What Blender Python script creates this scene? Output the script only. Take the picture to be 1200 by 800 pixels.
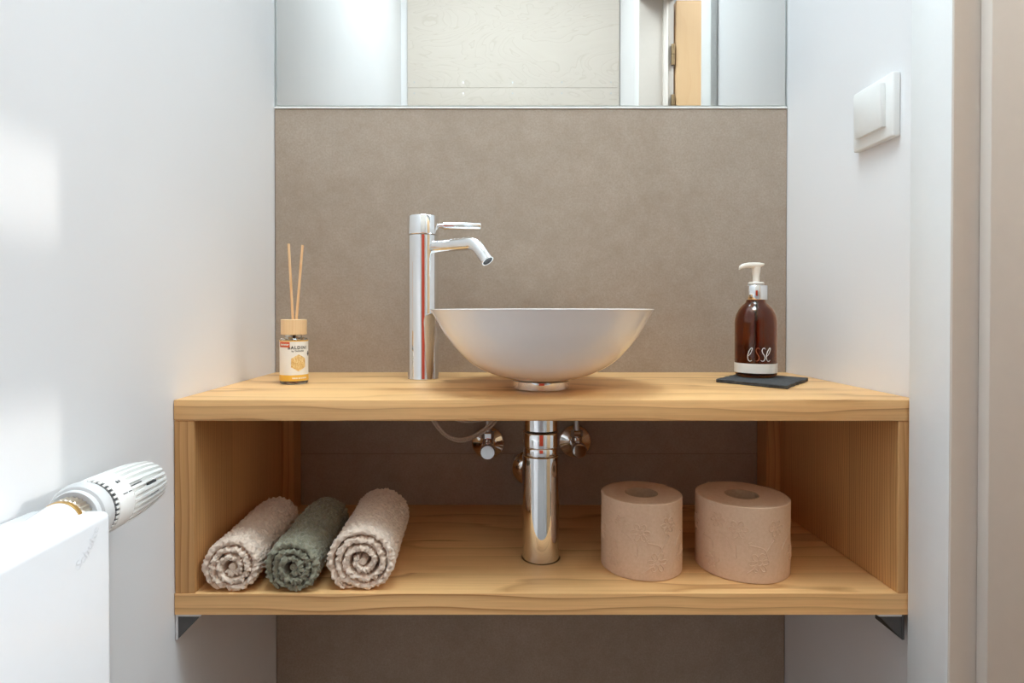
import bpy, bmesh, math, random
from mathutils import Vector, Matrix, noise
random.seed(7)
PI = math.pi
S = bpy.context.scene
C = S.collection
for o in list(bpy.data.objects):
    bpy.data.objects.remove(o)

# ---------------------------------------------------------------- camera
# Y runs from the camera into the room, X to the right, Z up. Metres.
CAM_Z = 0.9532
PITCH = math.radians(0.55)
FPX = 690.0
cam = bpy.data.cameras.new('camera'); camo = bpy.data.objects.new('camera', cam); C.objects.link(camo)
cam.sensor_width = 36.0
cam.lens = FPX / 1200 * 36
cam.shift_x = 20.0 / 1200
cam.shift_y = -(34.0 - FPX * math.tan(PITCH)) / 1200
cam.clip_start = 0.02
camo.location = (0, 0, CAM_Z)
camo.rotation_euler = (PI / 2 - PITCH, 0, 0)
S.camera = camo

# ---------------------------------------------------------------- light and exposure
S.view_settings.view_transform = 'Standard'
S.view_settings.look = 'None'
S.view_settings.gamma = 1.0
S.view_settings.use_curve_mapping = False
S.view_settings.exposure = 0.30
S.cycles.use_denoising = True
S.cycles.max_bounces = 14
S.cycles.diffuse_bounces = 8
S.cycles.glossy_bounces = 8
S.cycles.transmission_bounces = 12
S.cycles.transparent_max_bounces = 12
S.cycles.sample_clamp_indirect = 6.0
S.cycles.caustics_reflective = False
S.cycles.caustics_refractive = False

w = bpy.data.worlds.new('sky'); S.world = w; w.use_nodes = True
bg = w.node_tree.nodes['Background']
bg.inputs[0].default_value = (0.78, 0.88, 1.0, 1); bg.inputs[1].default_value = 2.0

def light(name, kind, loc, energy, color=(1, 1, 1), rot=(0, 0, 0), **kw):
    l = bpy.data.lights.new(name, kind); l.energy = energy; l.color = color
    for k, v in kw.items(): setattr(l, k, v)
    o = bpy.data.objects.new(name, l); C.objects.link(o); o.location = loc; o.rotation_euler = rot
    return o
SUN_DIR = Vector((-1.0, -0.104, -0.364)).normalized()
sun = light('sun', 'SUN', (2.5, 1, 3), 0.8, (1.0, 0.97, 0.92), angle=math.radians(0.9))
sun.rotation_euler = SUN_DIR.to_track_quat('-Z', 'Y').to_euler()
# unseen lamps added to light the guest toilet and hall (housings built further down)
light('added_ceiling_light', 'AREA', (-0.02, 0.48, 2.475), 10.9, (0.77, 0.915, 1.0), shape='DISK', size=0.60)
light('added_hall_light', 'AREA', (1.25, 0.45, 2.475), 13.0, (0.80, 0.92, 1.0), shape='DISK', size=0.9)

# ---------------------------------------------------------------- helpers
def srgb(r, g, b):
    f = lambda c: (c / 255 / 12.92) if c / 255 <= 0.04045 else ((c / 255 + 0.055) / 1.055) ** 2.4
    return (f(r), f(g), f(b), 1.0)

class NT:
    def __init__(s, name):
        s.m = bpy.data.materials.new(name); s.m.use_nodes = True
        s.t = s.m.node_tree; s.b = s.t.nodes['Principled BSDF']
    def n(s, kind, **kw):
        nd = s.t.nodes.new(kind)
        for k, v in kw.items():
            if k.startswith('i_'):
                nd.inputs[k[2:].replace('_', ' ')].default_value = v
            else: setattr(nd, k, v)
        return nd
    def l(s, a, b): s.t.links.new(a, b)
    def math(s, op, a, b=None):
        nd = s.n('ShaderNodeMath', operation=op)
        for i, v in enumerate((a, b)):
            if v is None: continue
            if isinstance(v, (int, float)): nd.inputs[i].default_value = v
            else: s.l(v, nd.inputs[i])
        return nd.outputs[0]
    def ramp(s, fac, stops):
        nd = s.n('ShaderNodeValToRGB'); e = nd.color_ramp.elements
        while len(e) < len(stops): e.new(0.5)
        for el, (p, c) in zip(e, stops): el.position = p; el.color = c
        s.l(fac, nd.inputs[0]); return nd.outputs[0]
    def mix(s, fac, a, b, blend='MIX'):
        nd = s.n('ShaderNodeMix', data_type='RGBA', blend_type=blend)
        for i, v in ((0, fac), (6, a), (7, b)):
            if isinstance(v, (int, float)): nd.inputs[i].default_value = v
            elif isinstance(v, tuple): nd.inputs[i].default_value = v
            else: s.l(v, nd.inputs[i])
        return nd.outputs[2]
    def obj(s, scale=(1, 1, 1)):
        tc = s.n('ShaderNodeTexCoord'); mp = s.n('ShaderNodeMapping'); mp.inputs['Scale'].default_value = scale
        s.l(tc.outputs['Object'], mp.inputs[0]); return mp.outputs[0]
    def noise(s, vec, scale, detail=4, rough=0.55, dist=0.0):
        nd = s.n('ShaderNodeTexNoise'); nd.inputs['Scale'].default_value = scale
        nd.inputs['Detail'].default_value = detail; nd.inputs['Roughness'].default_value = rough
        nd.inputs['Distortion'].default_value = dist
        s.l(vec, nd.inputs['Vector']); return nd.outputs[0]
    def bump(s, h, strength=0.3, dist=0.001):
        nd = s.n('ShaderNodeBump'); nd.inputs['Strength'].default_value = strength; nd.inputs['Distance'].default_value = dist
        s.l(h, nd.inputs['Height']); s.l(nd.outputs[0], s.b.inputs['Normal'])

def plain(name, col, rough=0.5, metal=0.0, var=0.04, scale=60, bump=0.0, **kw):
    """procedural base: a colour with faint mottling and optional fine relief"""
    t = NT(name); v = t.obj(); nz = t.noise(v, scale)
    d = tuple(c * (1 - var) for c in col[:3]) + (1,); u = tuple(min(1, c * (1 + var)) for c in col[:3]) + (1,)
    t.l(t.ramp(nz, [(0.3, d), (0.7, u)]), t.b.inputs['Base Color'])
    t.b.inputs['Roughness'].default_value = rough; t.b.inputs['Metallic'].default_value = metal
    if bump: t.bump(nz, bump, 0.0006)
    for k, v in kw.items(): t.b.inputs[k.replace('_', ' ')].default_value = v
    return t.m

def wood(name, grain, base, late, ring=95.0, lam_axis=1, lam=0.055, lamvar=0.10, rough=0.42, ringamp=0.75, wob=1.0, off=0.0, yw=0.55):
    """edge-glued boards: grain along axis `grain`, growth rings across it, boards of width `lam` along lam_axis"""
    t = NT(name)
    tc = t.n('ShaderNodeTexCoord'); sep = t.n('ShaderNodeSeparateXYZ'); t.l(tc.outputs['Object'], sep.inputs[0])
    ax = [sep.outputs[i] for i in range(3)]
    brd = t.math('FLOOR', t.math('DIVIDE', t.math('ADD', ax[lam_axis], 10.0 + off), lam))
    wn = t.n('ShaderNodeTexWhiteNoise', noise_dimensions='1D'); t.l(brd, wn.inputs['W'])
    rnd = wn.outputs['Value']
    cr = [i for i in range(3) if i != grain]
    # long slow coordinate for undulation of the rings
    cmb = t.n('ShaderNodeCombineXYZ')
    t.l(t.math('MULTIPLY', ax[grain], 2.0), cmb.inputs[0]); t.l(t.math('MULTIPLY', ax[cr[0]], 9.0), cmb.inputs[1])
    t.l(t.math('ADD', t.math('MULTIPLY', ax[cr[1]], 9.0), t.math('MULTIPLY', rnd, 37.0)), cmb.inputs[2])
    und = t.noise(cmb.outputs[0], 1.6, 2, 0.45)
    ringc = t.math('ADD', t.math('ADD', t.math('MULTIPLY', ax[cr[0]], ring * yw), t.math('MULTIPLY', ax[cr[1]], ring)),
                   t.math('ADD', t.math('MULTIPLY', und, 3.2 * wob), t.math('MULTIPLY', rnd, 11.0)))
    fr = t.math('FRACT', ringc)
    line = t.ramp(fr, [(0.0, (0.0,) * 3 + (1,)), (0.60, (0.16,) * 3 + (1,)), (0.86, (0.55,) * 3 + (1,)), (0.93, (1,) * 3 + (1,)), (1.0, (0.1,) * 3 + (1,))])
    # fine fibres
    cf = t.n('ShaderNodeCombineXYZ')
    t.l(t.math('MULTIPLY', ax[grain], 9.0), cf.inputs[0]); t.l(t.math('MULTIPLY', ax[cr[0]], 420.0), cf.inputs[1]); t.l(t.math('MULTIPLY', ax[cr[1]], 420.0), cf.inputs[2])
    fib = t.noise(cf.outputs[0], 1.0, 3, 0.6)
    patch = t.noise(cmb.outputs[0], 0.9, 2, 0.5)
    amp = t.math('MULTIPLY', line, t.math('MULTIPLY', t.ramp(patch, [(0.35, (0.40,) * 3 + (1,)), (0.65, (1,) * 3 + (1,))]), ringamp))
    col = t.mix(amp, base, late)
    col = t.mix(t.math('MULTIPLY', t.ramp(fib, [(0.42, (0, 0, 0, 1)), (0.75, (1, 1, 1, 1))]), 0.22), col, late)
    val = t.n('ShaderNodeHueSaturation')
    t.l(col, val.inputs['Color']); t.l(t.math('ADD', t.math('MULTIPLY', rnd, lamvar * 2), 1.0 - lamvar), val.inputs['Value'])
    t.l(val.outputs[0], t.b.inputs['Base Color'])
    t.b.inputs['Roughness'].default_value = rough; t.b.inputs['Specular IOR Level'].default_value = 0.35
    t.bump(fib, 0.08, 0.0004)
    return t.m

def mesh(name, vs, fs, m, parent=None, smooth=True, auto=None):
    me = bpy.data.meshes.new(name); me.from_pydata([tuple(v) for v in vs], [], fs)
    me.validate(); me.update()
    bm = bmesh.new(); bm.from_mesh(me); bmesh.ops.recalc_face_normals(bm, faces=bm.faces)
    if smooth:
        for f in bm.faces: f.smooth = True
        a = math.radians(auto if auto is not None else 35)
        for e in bm.edges:
            if len(e.link_faces) == 2 and e.calc_face_angle(0) > a: e.smooth = False
    bm.to_mesh(me); bm.free()
    o = bpy.data.objects.new(name, me); C.objects.link(o)
    if m: me.materials.append(m)
    if parent: o.parent = parent
    return o

def join_geo(*gs):
    vs, fs = [], []
    for v, f in gs:
        k = len(vs); vs += list(v); fs += [tuple(i + k for i in q) for q in f]
    return vs, fs

def g_box(x0, x1, y0, y1, z0, z1, b=0.0, seg=2):
    bm = bmesh.new(); bmesh.ops.create_cube(bm, size=1.0)
    for v in bm.verts:
        v.co = ((x0 + x1) / 2 + v.co.x * (x1 - x0), (y0 + y1) / 2 + v.co.y * (y1 - y0), (z0 + z1) / 2 + v.co.z * (z1 - z0))
    if b: bmesh.ops.bevel(bm, geom=list(bm.edges), offset=b, segments=seg, affect='EDGES', profile=0.5)
    bm.verts.index_update()
    r = [v.co.copy() for v in bm.verts], [tuple(v.index for v in f.verts) for f in bm.faces]
    bm.free(); return r

def g_lathe(prof, n=48, closed=False, ctr=(0, 0, 0)):
    """profile of (r, z) turned about Z; closed joins last to first"""
    vs, fs, rows = [], [], []
    for r, z in prof:
        if r < 1e-6:
            rows.append([len(vs)] * n); vs.append(Vector((ctr[0], ctr[1], ctr[2] + z)))
        else:
            rows.append([len(vs) + i for i in range(n)])
            vs += [Vector((ctr[0] + r * math.cos(2 * PI * i / n), ctr[1] + r * math.sin(2 * PI * i / n), ctr[2] + z)) for i in range(n)]
    k = len(rows)
    for j in range(k if closed else k - 1):
        a, b = rows[j], rows[(j + 1) % k]
        for i in range(n):
            q = [a[i], a[(i + 1) % n], b[(i + 1) % n], b[i]]
            q2 = []
            for x in q:
                if x not in q2: q2.append(x)
            if len(q2) > 2: fs.append(tuple(q2))
    return vs, fs

def g_xf(g, mat):
    return [mat @ Vector(v) for v in g[0]], g[1]

def axis_mat(p, d):
    """matrix taking +Z to direction d at point p"""
    return Matrix.Translation(Vector(p)) @ Vector(d).normalized().to_track_quat('Z', 'Y').to_matrix().to_4x4()

def smooth_path(pts, sub=8):
    pts = [Vector(p) for p in pts]; out = []
    for i in range(len(pts) - 1):
        p0 = pts[max(i - 1, 0)]; p1 = pts[i]; p2 = pts[i + 1]; p3 = pts[min(i + 2, len(pts) - 1)]
        for k in range(sub):
            t = k / sub
            out.append(0.5 * ((2 * p1) + (p2 - p0) * t + (2 * p0 - 5 * p1 + 4 * p2 - p3) * t * t + (3 * p1 - p0 - 3 * p2 + p3) * t ** 3))
    out.append(pts[-1]); return out

def g_tube(path, r, n=12, caps=True):
    path = [Vector(p) for p in path]; vs, fs = [], []
    rs = r if isinstance(r, (list, tuple)) else [r] * len(path)
    t0 = (path[1] - path[0]).normalized()
    u = t0.orthogonal().normalized()
    for i, p in enumerate(path):
        t = (path[min(i + 1, len(path) - 1)] - path[max(i - 1, 0)]).normalized()
        u = (u - t * u.dot(t)).normalized(); w_ = t.cross(u)
        for k in range(n):
            a = 2 * PI * k / n
            vs.append(p + (u * math.cos(a) + w_ * math.sin(a)) * rs[i])
    for i in range(len(path) - 1):
        for k in range(n):
            fs.append((i * n + k, i * n + (k + 1) % n, (i + 1) * n + (k + 1) % n, (i + 1) * n + k))
    if caps:
        fs.append(tuple(range(n))); fs.append(tuple((len(path) - 1) * n + k for k in range(n)))
    return vs, fs

def obj(name, g, m, parent=None, smooth=True, auto=None):
    return mesh(name, g[0], g[1], m, parent, smooth, auto)

def tag(o, label, cat=None, group=None, kind=None):
    o['label'] = label
    if cat: o['category'] = cat
    if group: o['group'] = group
    if kind: o['kind'] = kind
    return o

def thing(name, label, cat, loc=(0, 0, 0), rotz=0.0, group=None, kind=None):
    o = bpy.data.objects.new(name, None); C.objects.link(o); o.empty_display_size = 0.05
    o.location = loc; o.rotation_euler = (0, 0, rotz)
    return tag(o, label, cat, group, kind)

def text_geo(body, size, mapf, space=1.0, bold=.035):
    """lettering as flat mesh; mapf takes (x, y) in metres with x centred to a 3-D point"""
    cu = bpy.data.curves.new('text', 'FONT'); cu.body = body; cu.size = size; cu.align_x = 'CENTER'
    cu.space_character = space; cu.resolution_u = 3; cu.offset = size * bold
    to = bpy.data.objects.new('text', cu); C.objects.link(to)
    dg = bpy.context.evaluated_depsgraph_get(); dg.update()
    me = bpy.data.meshes.new_from_object(to.evaluated_get(dg))
    g = [mapf(v.co.x, v.co.y) for v in me.vertices], [tuple(p.vertices) for p in me.polygons]
    bpy.data.objects.remove(to); bpy.data.meshes.remove(me); bpy.data.curves.remove(cu)
    return g

# ---------------------------------------------------------------- materials
M = {}
t = NT('white_wall_paint'); v = t.obj(); nz = t.noise(v, 260, 3); n2 = t.noise(v, 3.0, 2)
t.l(t.ramp(n2, [(0.3, srgb(232, 231, 231)), (0.7, srgb(236, 235, 235))]), t.b.inputs['Base Color'])
t.b.inputs['Roughness'].default_value = 0.9; t.b.inputs['Specular IOR Level'].default_value = 0.15; t.bump(nz, 0.10, 0.0006); M['wall'] = t.m
M['ceiling'] = plain('white_ceiling_paint', srgb(240, 240, 238), 0.8, var=0.01)

t = NT('taupe_concrete_tile'); v = t.obj()
a = t.noise(v, 5.5, 6, 0.62, 0.4); b = t.noise(v, 34, 6, 0.7); c = t.noise(v, 330, 3, 0.6)
col = t.ramp(a, [(0.30, srgb(160, 144, 128)), (0.5, srgb(166, 150, 134)), (0.70, srgb(172, 157, 142))])
col = t.mix(t.math('MULTIPLY', t.ramp(b, [(0.35, (0, 0, 0, 1)), (0.7, (1, 1, 1, 1))]), 0.42), col, srgb(186, 172, 158))
col = t.mix(t.math('MULTIPLY', t.ramp(c, [(0.35, (0, 0, 0, 1)), (0.75, (1, 1, 1, 1))]), 0.50), col, srgb(138, 122, 106))
t.l(col, t.b.inputs['Base Color']); t.b.inputs['Roughness'].default_value = 0.55
t.b.inputs['Specular IOR Level'].default_value = 0.3; t.bump(c, 0.12, 0.0004); M['tile'] = t.m
M['grout'] = plain('taupe_grout', srgb(142, 127, 113), 0.9)

BASE, LATE = srgb(240, 193, 133), srgb(160, 100, 46)
M['wood_x'] = wood('larch_boards_lengthways', 0, BASE, LATE, ring=62, ringamp=0.85, yw=0.22, wob=0.8, lam_axis=1, lam=0.052, off=0.013)
M['wood_z'] = wood('larch_boards_upright', 2, srgb(216, 166, 108), srgb(160, 102, 52), ring=210, lam_axis=1, lam=0.085, ringamp=1.0, wob=0.8, lamvar=0.14)
M['beech'] = wood('light_turned_wood', 2, srgb(240, 206, 160), srgb(212, 166, 112), ring=300, lam_axis=0, lam=0.5, lamvar=0.02, ringamp=0.5)
M['door_wood'] = wood('beech_door_veneer', 2, srgb(216, 178, 134), srgb(202, 158, 110), ring=45, lam_axis=0, lam=0.6, lamvar=0.02, ringamp=0.4)
M['floor'] = plain('dark_taupe_floor_tile', srgb(112, 94, 80), 0.5, var=0.1, scale=8)
t = NT('white_washed_plywood'); tc = t.obj((0.9, 1.0, 2.2)); a = t.noise(tc, 2.6, 3, 0.5, 1.6)
fr = t.math('FRACT', t.math('MULTIPLY', a, 14.0)); ln = t.ramp(fr, [(0.0, (0, 0, 0, 1)), (0.8, (0.25,) * 3 + (1,)), (0.93, (1, 1, 1, 1)), (1, (0, 0, 0, 1))])
col = t.mix(t.math('MULTIPLY', ln, 0.45), srgb(209, 199, 188), srgb(190, 177, 163))
t.l(col, t.b.inputs['Base Color']); t.b.inputs['Roughness'].default_value = 0.95; t.b.inputs['Specular IOR Level'].default_value = 0.05; M['ply'] = t.m

M['chrome'] = plain('polished_chrome', (0.86, 0.87, 0.88, 1), 0.04, 1.0, var=0.005)
M['chrome_dull'] = plain('aerator_mesh', (0.12, 0.13, 0.14, 1), 0.4, 0.8)
M['steel'] = plain('brushed_steel', (0.55, 0.55, 0.55, 1), 0.35, 1.0)
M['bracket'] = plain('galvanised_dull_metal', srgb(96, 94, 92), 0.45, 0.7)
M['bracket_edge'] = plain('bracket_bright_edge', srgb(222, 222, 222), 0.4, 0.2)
M['ceramic'] = plain('white_glazed_ceramic', srgb(240, 238, 236), 0.08, var=0.006, Coat_Weight=0.5, Coat_Roughness=0.03)
M['plastic'] = plain('white_plastic', srgb(238, 238, 235), 0.35, var=0.01)
M['cream'] = plain('cream_pump_plastic', srgb(240, 232, 220), 0.4, var=0.01)
M['radiator'] = plain('white_radiator_enamel', srgb(238, 240, 243), 0.18, var=0.006, Coat_Weight=0.3)
M['grey_plastic'] = plain('pale_grey_plastic', srgb(205, 206, 206), 0.45, var=0.01)
M['dark'] = plain('dark_grey_plastic', srgb(70, 72, 74), 0.5)
M['brass'] = plain('brass', srgb(214, 172, 104), 0.3, 0.9)
M['nickel'] = plain('nickel_knurl', srgb(196, 184, 168), 0.35, 0.8)
M['trim'] = plain('white_satin_trim', srgb(236, 237, 236), 0.38, var=0.008)
M['jamb'] = plain('warm_white_jamb', srgb(208, 198, 188), 0.45, var=0.012)
M['hinge'] = plain('bronze_hinge', srgb(140, 116, 84), 0.4, 0.7)
M['slate'] = plain('dark_slate', srgb(62, 64, 66), 0.75, var=0.5, scale=160, bump=1.0)
M['white_print'] = plain('white_print', srgb(240, 238, 232), 0.5, var=0.01)
M['bronze_print'] = plain('copper_print', srgb(176, 92, 52), 0.45)
M['paper_label'] = plain('white_paper_label', srgb(240, 238, 232), 0.55, var=0.012)
M['yellow'] = plain('honey_yellow_print', srgb(232, 182, 70), 0.5, var=0.03)
M['red_print'] = plain('orange_red_print', srgb(214, 92, 48), 0.5)
M['black_print'] = plain('dark_print', srgb(48, 44, 40), 0.5)
M['hose'] = plain('braided_grey_hose', srgb(206, 196, 182), 0.35, 0.25, var=0.3, scale=900)
M['silicone'] = plain('white_silicone', srgb(236, 236, 232), 0.5)
M['rust_cloth'] = plain('rust_red_reflection_cloth', srgb(190, 62, 30), 0.85, var=0.12, scale=400, bump=0.3)  # for the cloth added behind the camera to redden the chrome reflections
M['mirror'] = plain('silvered_mirror', (0.78, 0.775, 0.75, 1), 0.0, 1.0, var=0.0)
M['mirror_edge'] = plain('mirror_glass_edge', srgb(206, 214, 210), 0.2)

t = NT('honeycomb_gold'); v = t.obj(); vo = t.n('ShaderNodeTexVoronoi', feature='DISTANCE_TO_EDGE'); vo.inputs['Scale'].default_value = 520
t.l(v, vo.inputs['Vector'])
t.l(t.ramp(vo.outputs[0], [(0.04, srgb(250, 236, 190)), (0.13, srgb(222, 168, 50)), (0.4, srgb(160, 100, 14))]), t.b.inputs['Base Color'])
t.b.inputs['Roughness'].default_value = 0.45; M['honeycomb'] = t.m

def glass(name, col, rough=0.0, ior=1.5):
    t = NT(name); v = t.obj(); nz = t.noise(v, 30)
    t.l(t.ramp(nz, [(0.3, tuple(c * 0.97 for c in col[:3]) + (1,)), (0.7, col)]), t.b.inputs['Base Color'])
    t.b.inputs['Transmission Weight'].default_value = 1.0; t.b.inputs['Roughness'].default_value = rough; t.b.inputs['IOR'].default_value = ior
    return t.m
M['amber'] = glass('amber_glass', (0.46, 0.17, 0.03, 1), 0.01)
M['soap'] = glass('amber_soap_liquid', (0.40, 0.16, 0.03, 1), 0.05, 1.36)
M['clear'] = glass('clear_bottle_glass', (0.93, 0.95, 0.92, 1), 0.01)
M['oil'] = glass('pale_fragrance_oil', (0.93, 0.88, 0.72, 1), 0.0, 1.36)
t = NT('window_glass'); gl = t.n('ShaderNodeBsdfGlossy'); gl.inputs['Roughness'].default_value = 0.02
tr = t.n('ShaderNodeBsdfTransparent'); mx = t.n('ShaderNodeMixShader'); mx.inputs[0].default_value = 0.06
t.l(tr.outputs[0], mx.inputs[1]); t.l(gl.outputs[0], mx.inputs[2]); t.l(mx.outputs[0], t.t.nodes['Material Output'].inputs[0]); M['window'] = t.m
t = NT('added_lamp_glow'); t.b.inputs['Base Color'].default_value = (0.9, 0.9, 0.88, 1)
t.b.inputs['Emission Color'].default_value = (0.77, 0.915, 1.0, 1); t.b.inputs['Emission Strength'].default_value = 5.0; M['glow'] = t.m  # glow of the added ceiling lamps

def terry(name, c0, c1):
    t = NT(name); v = t.obj(); a = t.noise(v, 900, 2); b = t.noise(v, 160, 3); vo = t.n('ShaderNodeTexVoronoi'); vo.inputs['Scale'].default_value = 420
    t.l(v, vo.inputs['Vector'])
    t.l(t.mix(t.ramp(b, [(0.35, (0, 0, 0, 1)), (0.65, (1, 1, 1, 1))]), c0, c1), t.b.inputs['Base Color'])
    t.b.inputs['Roughness'].default_value = 0.95; t.b.inputs['Sheen Weight'].default_value = 0.35; t.b.inputs['Specular IOR Level'].default_value = 0.1
    t.bump(t.math('ADD', a, t.math('MULTIPLY', vo.outputs[0], -1.0)), 0.5, 0.0012); return t.m
M['towel_beige'] = terry('beige_terry', srgb(230, 209, 190), srgb(241, 223, 204))
M['towel_green'] = terry('sage_green_terry', srgb(132, 131, 112), srgb(150, 148, 128))
def paper(name, c0, c1):
    t = NT(name); v = t.obj(); a = t.noise(v, 260, 4, 0.7); b = t.noise(v, 1100, 2)
    t.l(t.ramp(a, [(0.3, c0), (0.7, c1)]), t.b.inputs['Base Color']); t.b.inputs['Roughness'].default_value = 0.95
    t.b.inputs['Specular IOR Level'].default_value = 0.1
    t.bump(t.math('ADD', a, b), 0.35, 0.0006); return t.m
M['tissue'] = paper('unbleached_tissue', srgb(212, 180, 152), srgb(222, 192, 165))
M['tissue_end'] = paper('unbleached_tissue_layers', srgb(206, 172, 143), srgb(216, 184, 156))
M['card'] = paper('brown_card_core', srgb(176, 146, 118), srgb(188, 158, 130))

# ---------------------------------------------------------------- room shell
XL, XR, YB, YR = -0.3805, 0.5044, 1.0177, -0.36      # inner faces of walls; tile face at YB
WT = 0.10                                             # right wall thickness
CEIL, DH = 2.50, 2.012                                # ceiling height, door opening height
D0, D1 = 0.025, 0.631                                 # door opening along Y
HX = 2.10                                             # hall far wall
def struct(name, g, m, label, cat): return tag(obj(name, g, m, None, False), label, cat, kind='structure')
struct('floor', g_box(XL - .1, HX + .1, -1.3, 2.0, -0.06, 0.0), M['floor'], 'dark taupe tiled floor of the guest toilet and hall', 'floor')
struct('ceiling', g_box(XL - .1, HX + .1, -1.3, 2.0, CEIL, CEIL + .08), M['ceiling'], 'plain white ceiling of the guest toilet and hall', 'ceiling')
struct('wall_left', g_box(XL - .1, XL, YR - .1, YB + .13, 0, CEIL), M['wall'], 'white painted side wall behind the radiator with sun patches', 'wall')
struct('wall_right', join_geo(g_box(XR, XR + WT, D1, YB + .13, 0, CEIL), g_box(XR, XR + WT, YR - .1, D0, 0, CEIL), g_box(XR, XR + WT, D0, D1, DH, CEIL)),
       M['wall'], 'white painted side wall with the light switch and doorway', 'wall')
struct('wall_rear', g_box(XL, XR, YR - .1, YR, 0, CEIL), M['wall'], 'white rear wall carrying plywood boards, seen in the mirror', 'wall')
wb = struct('wall_back', g_box(XL, XR, YB + .010, YB + .13, 0, CEIL), M['wall'], 'back wall behind the vanity, tiled taupe below the mirror', 'wall')
TZ = [0.0, 0.1071, 0.1081, 0.7082, 0.7089, 1.3040]
for z0, z1 in ((0.002, TZ[1]), (TZ[2], TZ[3]), (TZ[4], TZ[5])):
    obj('tile', g_box(XL + .001, XR - .001, YB, YB + .0098, z0, z1, .0008, 1), M['tile'], wb, False)
obj('grout', g_box(XL + .001, XR - .001, YB + .0004, YB + .0099, 0.003, TZ[5] - .002), M['grout'], wb, False)
obj('silicone_joint', g_box(XL + .001, XR - .001, YB - .0016, YB + .0098, 1.3043, 1.3073), M['silicone'], wb, False)

# hall beyond the doorway
struct('wall_hall_near', g_box(XR + WT, HX, -1.3, -1.2, 0, CEIL), M['wall'], 'white hall wall beside the open beech door', 'wall')
struct('wall_hall_end', g_box(XR + WT, HX, 1.9, 2.0, 0, CEIL), M['wall'], 'white hall wall at the far end of the hall', 'wall')
WY0, WY1, WZ0, WZ1 = 0.0, 1.1, 1.15, 2.28
struct('wall_hall_window', join_geo(g_box(HX, HX + .1, -1.3, WY0, 0, CEIL), g_box(HX, HX + .1, WY1, 2.0, 0, CEIL),
       g_box(HX, HX + .1, WY0, WY1, 0, WZ0), g_box(HX, HX + .1, WY0, WY1, WZ1, CEIL)), M['wall'], 'white hall wall with the barred window opposite the doorway', 'wall')
struct('wall_hall_toilet', join_geo(g_box(XR + .001, XR + WT, YB + .13, 1.9, 0, CEIL), g_box(XR + .001, XR + WT, -1.2, YR - .1, 0, CEIL)), M['wall'], 'white hall wall in line with the toilet wall', 'wall')
win = thing('window_1', 'unseen white framed hall window, broad cross bars added to shape the sun patches', 'window', (HX + .02, 0, 0), kind='structure')
SH = 0.364 * (HX + .04 - XL)                         # how far the sun drops between this window and the left wall
bars = [(WZ0, WZ0 + .04), (0.883 + SH, 1.012 + SH), (1.1026 + SH, WZ1)]  # bars placed so the gaps between them shape the sun patches
for z0, z1 in bars: obj('sun_patch_bar', g_box(0, .045, WY0, WY1, z0, z1, .003, 1), M['trim'], win, False)
for y0 in (WY0, WY1 - .04): obj('window_stile', g_box(0, .045, y0, y0 + .04, WZ0, WZ1, .003, 1), M['trim'], win, False)
obj('window_pane', g_box(.02, .024, WY0 + .04, WY1 - .04, WZ0 + .04, bars[1][0]), M['window'], win, False)
obj('window_pane', g_box(.02, .024, WY0 + .04, WY1 - .04, bars[1][1], bars[2][0]), M['window'], win, False)

# door frame: casing on the room side, lining with a stop step, leaf folded out into the hall
dr = thing('door_1', 'white door frame with a light beech door opened into the hall', 'door', (0, 0, 0), kind='structure')
CX = 0.4875                                           # casing face
obj('casing', g_box(CX, XR, D1, .6940, 0, DH + .063, .003, 2), M['trim'], dr)
obj('casing', g_box(CX, XR, D0 - .063, D0, 0, DH + .063, .003, 2), M['trim'], dr)
obj('casing', g_box(CX, XR, D0, D1, DH, DH + .063, .003, 2), M['trim'], dr)
obj('lining', g_box(CX + .001, XR + WT + .002, D1 - .001, D1 + .012, 0, DH, .001, 1), M['jamb'], dr)
obj('lining', g_box(CX + .001, XR + WT + .002, D0 - .012, D0 + .001, 0, DH, .001, 1), M['jamb'], dr)
obj('lining', g_box(CX + .001, XR + WT + .002, D0, D1, DH - .001, DH + .012, .001, 1), M['jamb'], dr)
obj('door_stop', g_box(.5167, XR + WT - .02, .6147, D1 - .0012, 0, DH - .002, .002, 2), M['jamb'], dr)
obj('door_stop', g_box(.568, XR + WT - .02, D0 + .0012, D0 + .0125, 0, DH - .002, .002, 2), M['jamb'], dr)
leaf = obj('door_leaf', g_box(.612, 1.225, D0 - .034, D0 + .006, .01, DH - .004, .002, 1), M['door_wood'], dr)
for hz in (1.825, 1.655, .35):
    h = obj('hinge', join_geo(*[g_lathe([(0, z), (.0065, z), (.0065, z + .034), (0, z + .034)], 12, ctr=(.602, D0 + .008, hz - .036)) for z in (0, .0355)]), M['hinge'], leaf)
lv = obj('door_handle', join_geo(g_tube([(1.165, D0 + .006, 1.05), (1.165, D0 + .05, 1.05), (1.158, D0 + .055, 1.05), (1.05, D0 + .055, 1.05)], .009, 12),
         g_xf(g_lathe([(0, 0), (.024, 0), (.024, .006), (0, .006)], 24), axis_mat((1.165, D0 + .006, 1.05), (0, 1, 0)))), M['steel'], leaf)

# housings of the two added ceiling lamps, both out of view
for nm, x, y, r, lab in (('added_ceiling_lamp', -.02, .48, .31, 'added round flat white ceiling lamp lighting the guest toilet, unseen'), ('added_ceiling_lamp', 1.25, .45, .46, 'added wide round white ceiling lamp brightening the hall, unseen')):
    lp = thing(nm, lab, 'lamp', (x, y, CEIL))
    obj('lamp_housing', g_lathe([(0, -.0005), (r + .012, -.0005), (r + .012, -.022), (r, -.022), (r, -.012), (0, -.012)], 48), M['plastic'], lp)
    obj('diffuser', g_lathe([(0, -.0125), (r - .002, -.0125), (r - .002, -.019), (0, -.019)], 48), M['glow'], lp)

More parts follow.
